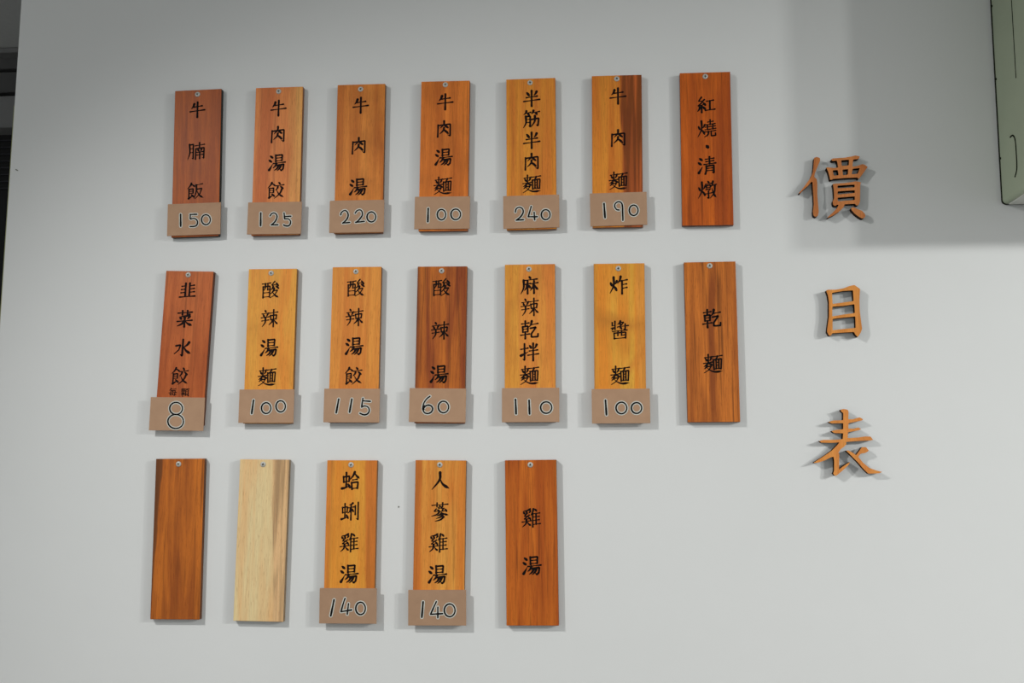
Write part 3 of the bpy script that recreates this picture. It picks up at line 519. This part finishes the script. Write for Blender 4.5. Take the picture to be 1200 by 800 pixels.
LT = 0.0138
for key, label, col, dark in (
        ('value', 'Topmost of the three cut-out wooden wall characters, 價, the widest', (186, 118, 66), (166, 98, 52)),
        ('eye', 'Middle of the three cut-out wooden wall characters, 目, shaped like a ladder', (196, 130, 62), (178, 112, 50)),
        ('list', 'Lowest of the three cut-out wooden wall characters, 表, with sweeping strokes', (204, 134, 66), (186, 116, 56))):
    d = LETTERS[key]
    root = empty('wooden_character', (d['c'][0], -0.0006, d['c'][1]), label, 'lettering', 'cut-out wooden characters 價目表 on the right')
    m = letter_wood('plywood_' + key, col, dark, len(key) * 3)
    for n, loops in d['parts']: letter_piece(n, loops, m, root, LT)

# ---------------------------------------------------------------- the metal cabinet at the upper right
CX0, CX1, CZ0, CZ1, CD = 0.770, 1.30, 2.026, 2.86, 0.25
M_CAB = plain('grey_green_enamel', (0.40, 0.46, 0.335), 0.5, 0.3, var=0.06, scale=14)
M_GAP = plain('dark_seam', (0.012, 0.016, 0.008), 0.8, 0.1)
cab = empty('metal_cabinet', ((CX0 + CX1) / 2, 0, CZ0), 'grey-green metal cabinet hung on the wall in the upper right corner', 'cabinet')
def rounded(x0, x1, z0, z1, y0, y1, r, grow=0.0):
    bm = bmesh.new(); pts = []
    for cx, cz, a0 in ((x0 + r, z0 + r, math.pi), (x1 - r, z0 + r, 1.5 * math.pi), (x1 - r, z1 - r, 0), (x0 + r, z1 - r, .5 * math.pi)):
        for k in range(6):
            a = a0 + k / 5 * math.pi / 2; pts.append((cx + (r + grow) * math.cos(a), cz + (r + grow) * math.sin(a)))
    A = [bm.verts.new((x, y0, z)) for x, z in pts]; B = [bm.verts.new((x, y1, z)) for x, z in pts]
    n = len(pts)
    for k in range(n): bm.faces.new((A[k], A[(k + 1) % n], B[(k + 1) % n], B[k]))
    bm.faces.new(A); bm.faces.new(B[::-1]); bmesh.ops.recalc_face_normals(bm, faces=bm.faces)
    return bm
o = obj('gasket', rounded(CX0, CX1, CZ0, CZ1, -.0070, -.0005, .008, .0004), M_GAP, None); o.parent = cab; o.location = (-cab.location.x, 0, -CZ0)
o = obj('body', rounded(CX0, CX1, CZ0, CZ1, -.224, -.0070, .008), M_CAB, None); o.parent = cab; o.location = (-cab.location.x, 0, -CZ0)
o = obj('front_door', rounded(CX0 - .001, CX1 + .001, CZ0 - .001, CZ1 + .001, -CD, -.228, .009), M_CAB, None); o.parent = cab; o.location = (-cab.location.x, 0, -CZ0)
o = obj('door_gap', rounded(CX0 + .004, CX1 - .004, CZ0 + .004, CZ1 - .004, -.228, -.224, .008), M_GAP, None); o.parent = cab; o.location = (-cab.location.x, 0, -CZ0)
bm = bmesh.new(); box(bm, -.0004, .0006, -.1062, -.1034, .215, .82)
o = obj('side_seam', bm, M_GAP, cab, (CX0 - cab.location.x, 0, 0))
def side_curve(name, pts, r):
    cu = bpy.data.curves.new(name, 'CURVE'); cu.dimensions = '3D'; cu.bevel_depth = r; cu.bevel_resolution = 2
    sp = cu.splines.new('POLY'); L = smooth_line(pts, 5); sp.points.add(len(L) - 1)
    for k, p in enumerate(L): sp.points[k].co = (0, p.x, p.y, 1)
    tmp = bpy.data.objects.new(name, cu); C.objects.link(tmp)
    me = bpy.data.meshes.new_from_object(tmp.evaluated_get(bpy.context.evaluated_depsgraph_get()))
    bpy.data.objects.remove(tmp); bpy.data.curves.remove(cu); me.materials.clear(); me.materials.append(M_GAP)
    o = bpy.data.objects.new(name, me); C.objects.link(o); o.parent = cab; o.location = (CX0 - cab.location.x, 0, 0)
M_UNDERSIDE = plain('pale_underside', (0.66, 0.67, 0.62), 0.5, 0.3)  # underside set in a paler tone than the body
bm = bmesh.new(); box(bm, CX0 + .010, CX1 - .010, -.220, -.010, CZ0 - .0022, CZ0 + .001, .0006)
o = obj('bottom_face', bm, M_UNDERSIDE, None, label='paler underside'); o.parent = cab; o.location = (-cab.location.x, 0, -CZ0)
side_curve('knockout_slot', [(-.062, .115), (-.073, .115), (-.082, .108), (-.086, .095), (-.0865, .06), (-.084, .045), (-.074, .034)], .0016)
for yy, z in ((-.009, .40), (-.009, .25), (-.009, .09)):
    bm = bmesh.new(); bmesh.ops.create_uvsphere(bm, u_segments=8, v_segments=5, radius=.0024)
    obj('rivet', bm, M_GAP, cab, (CX0 - cab.location.x, yy, z))
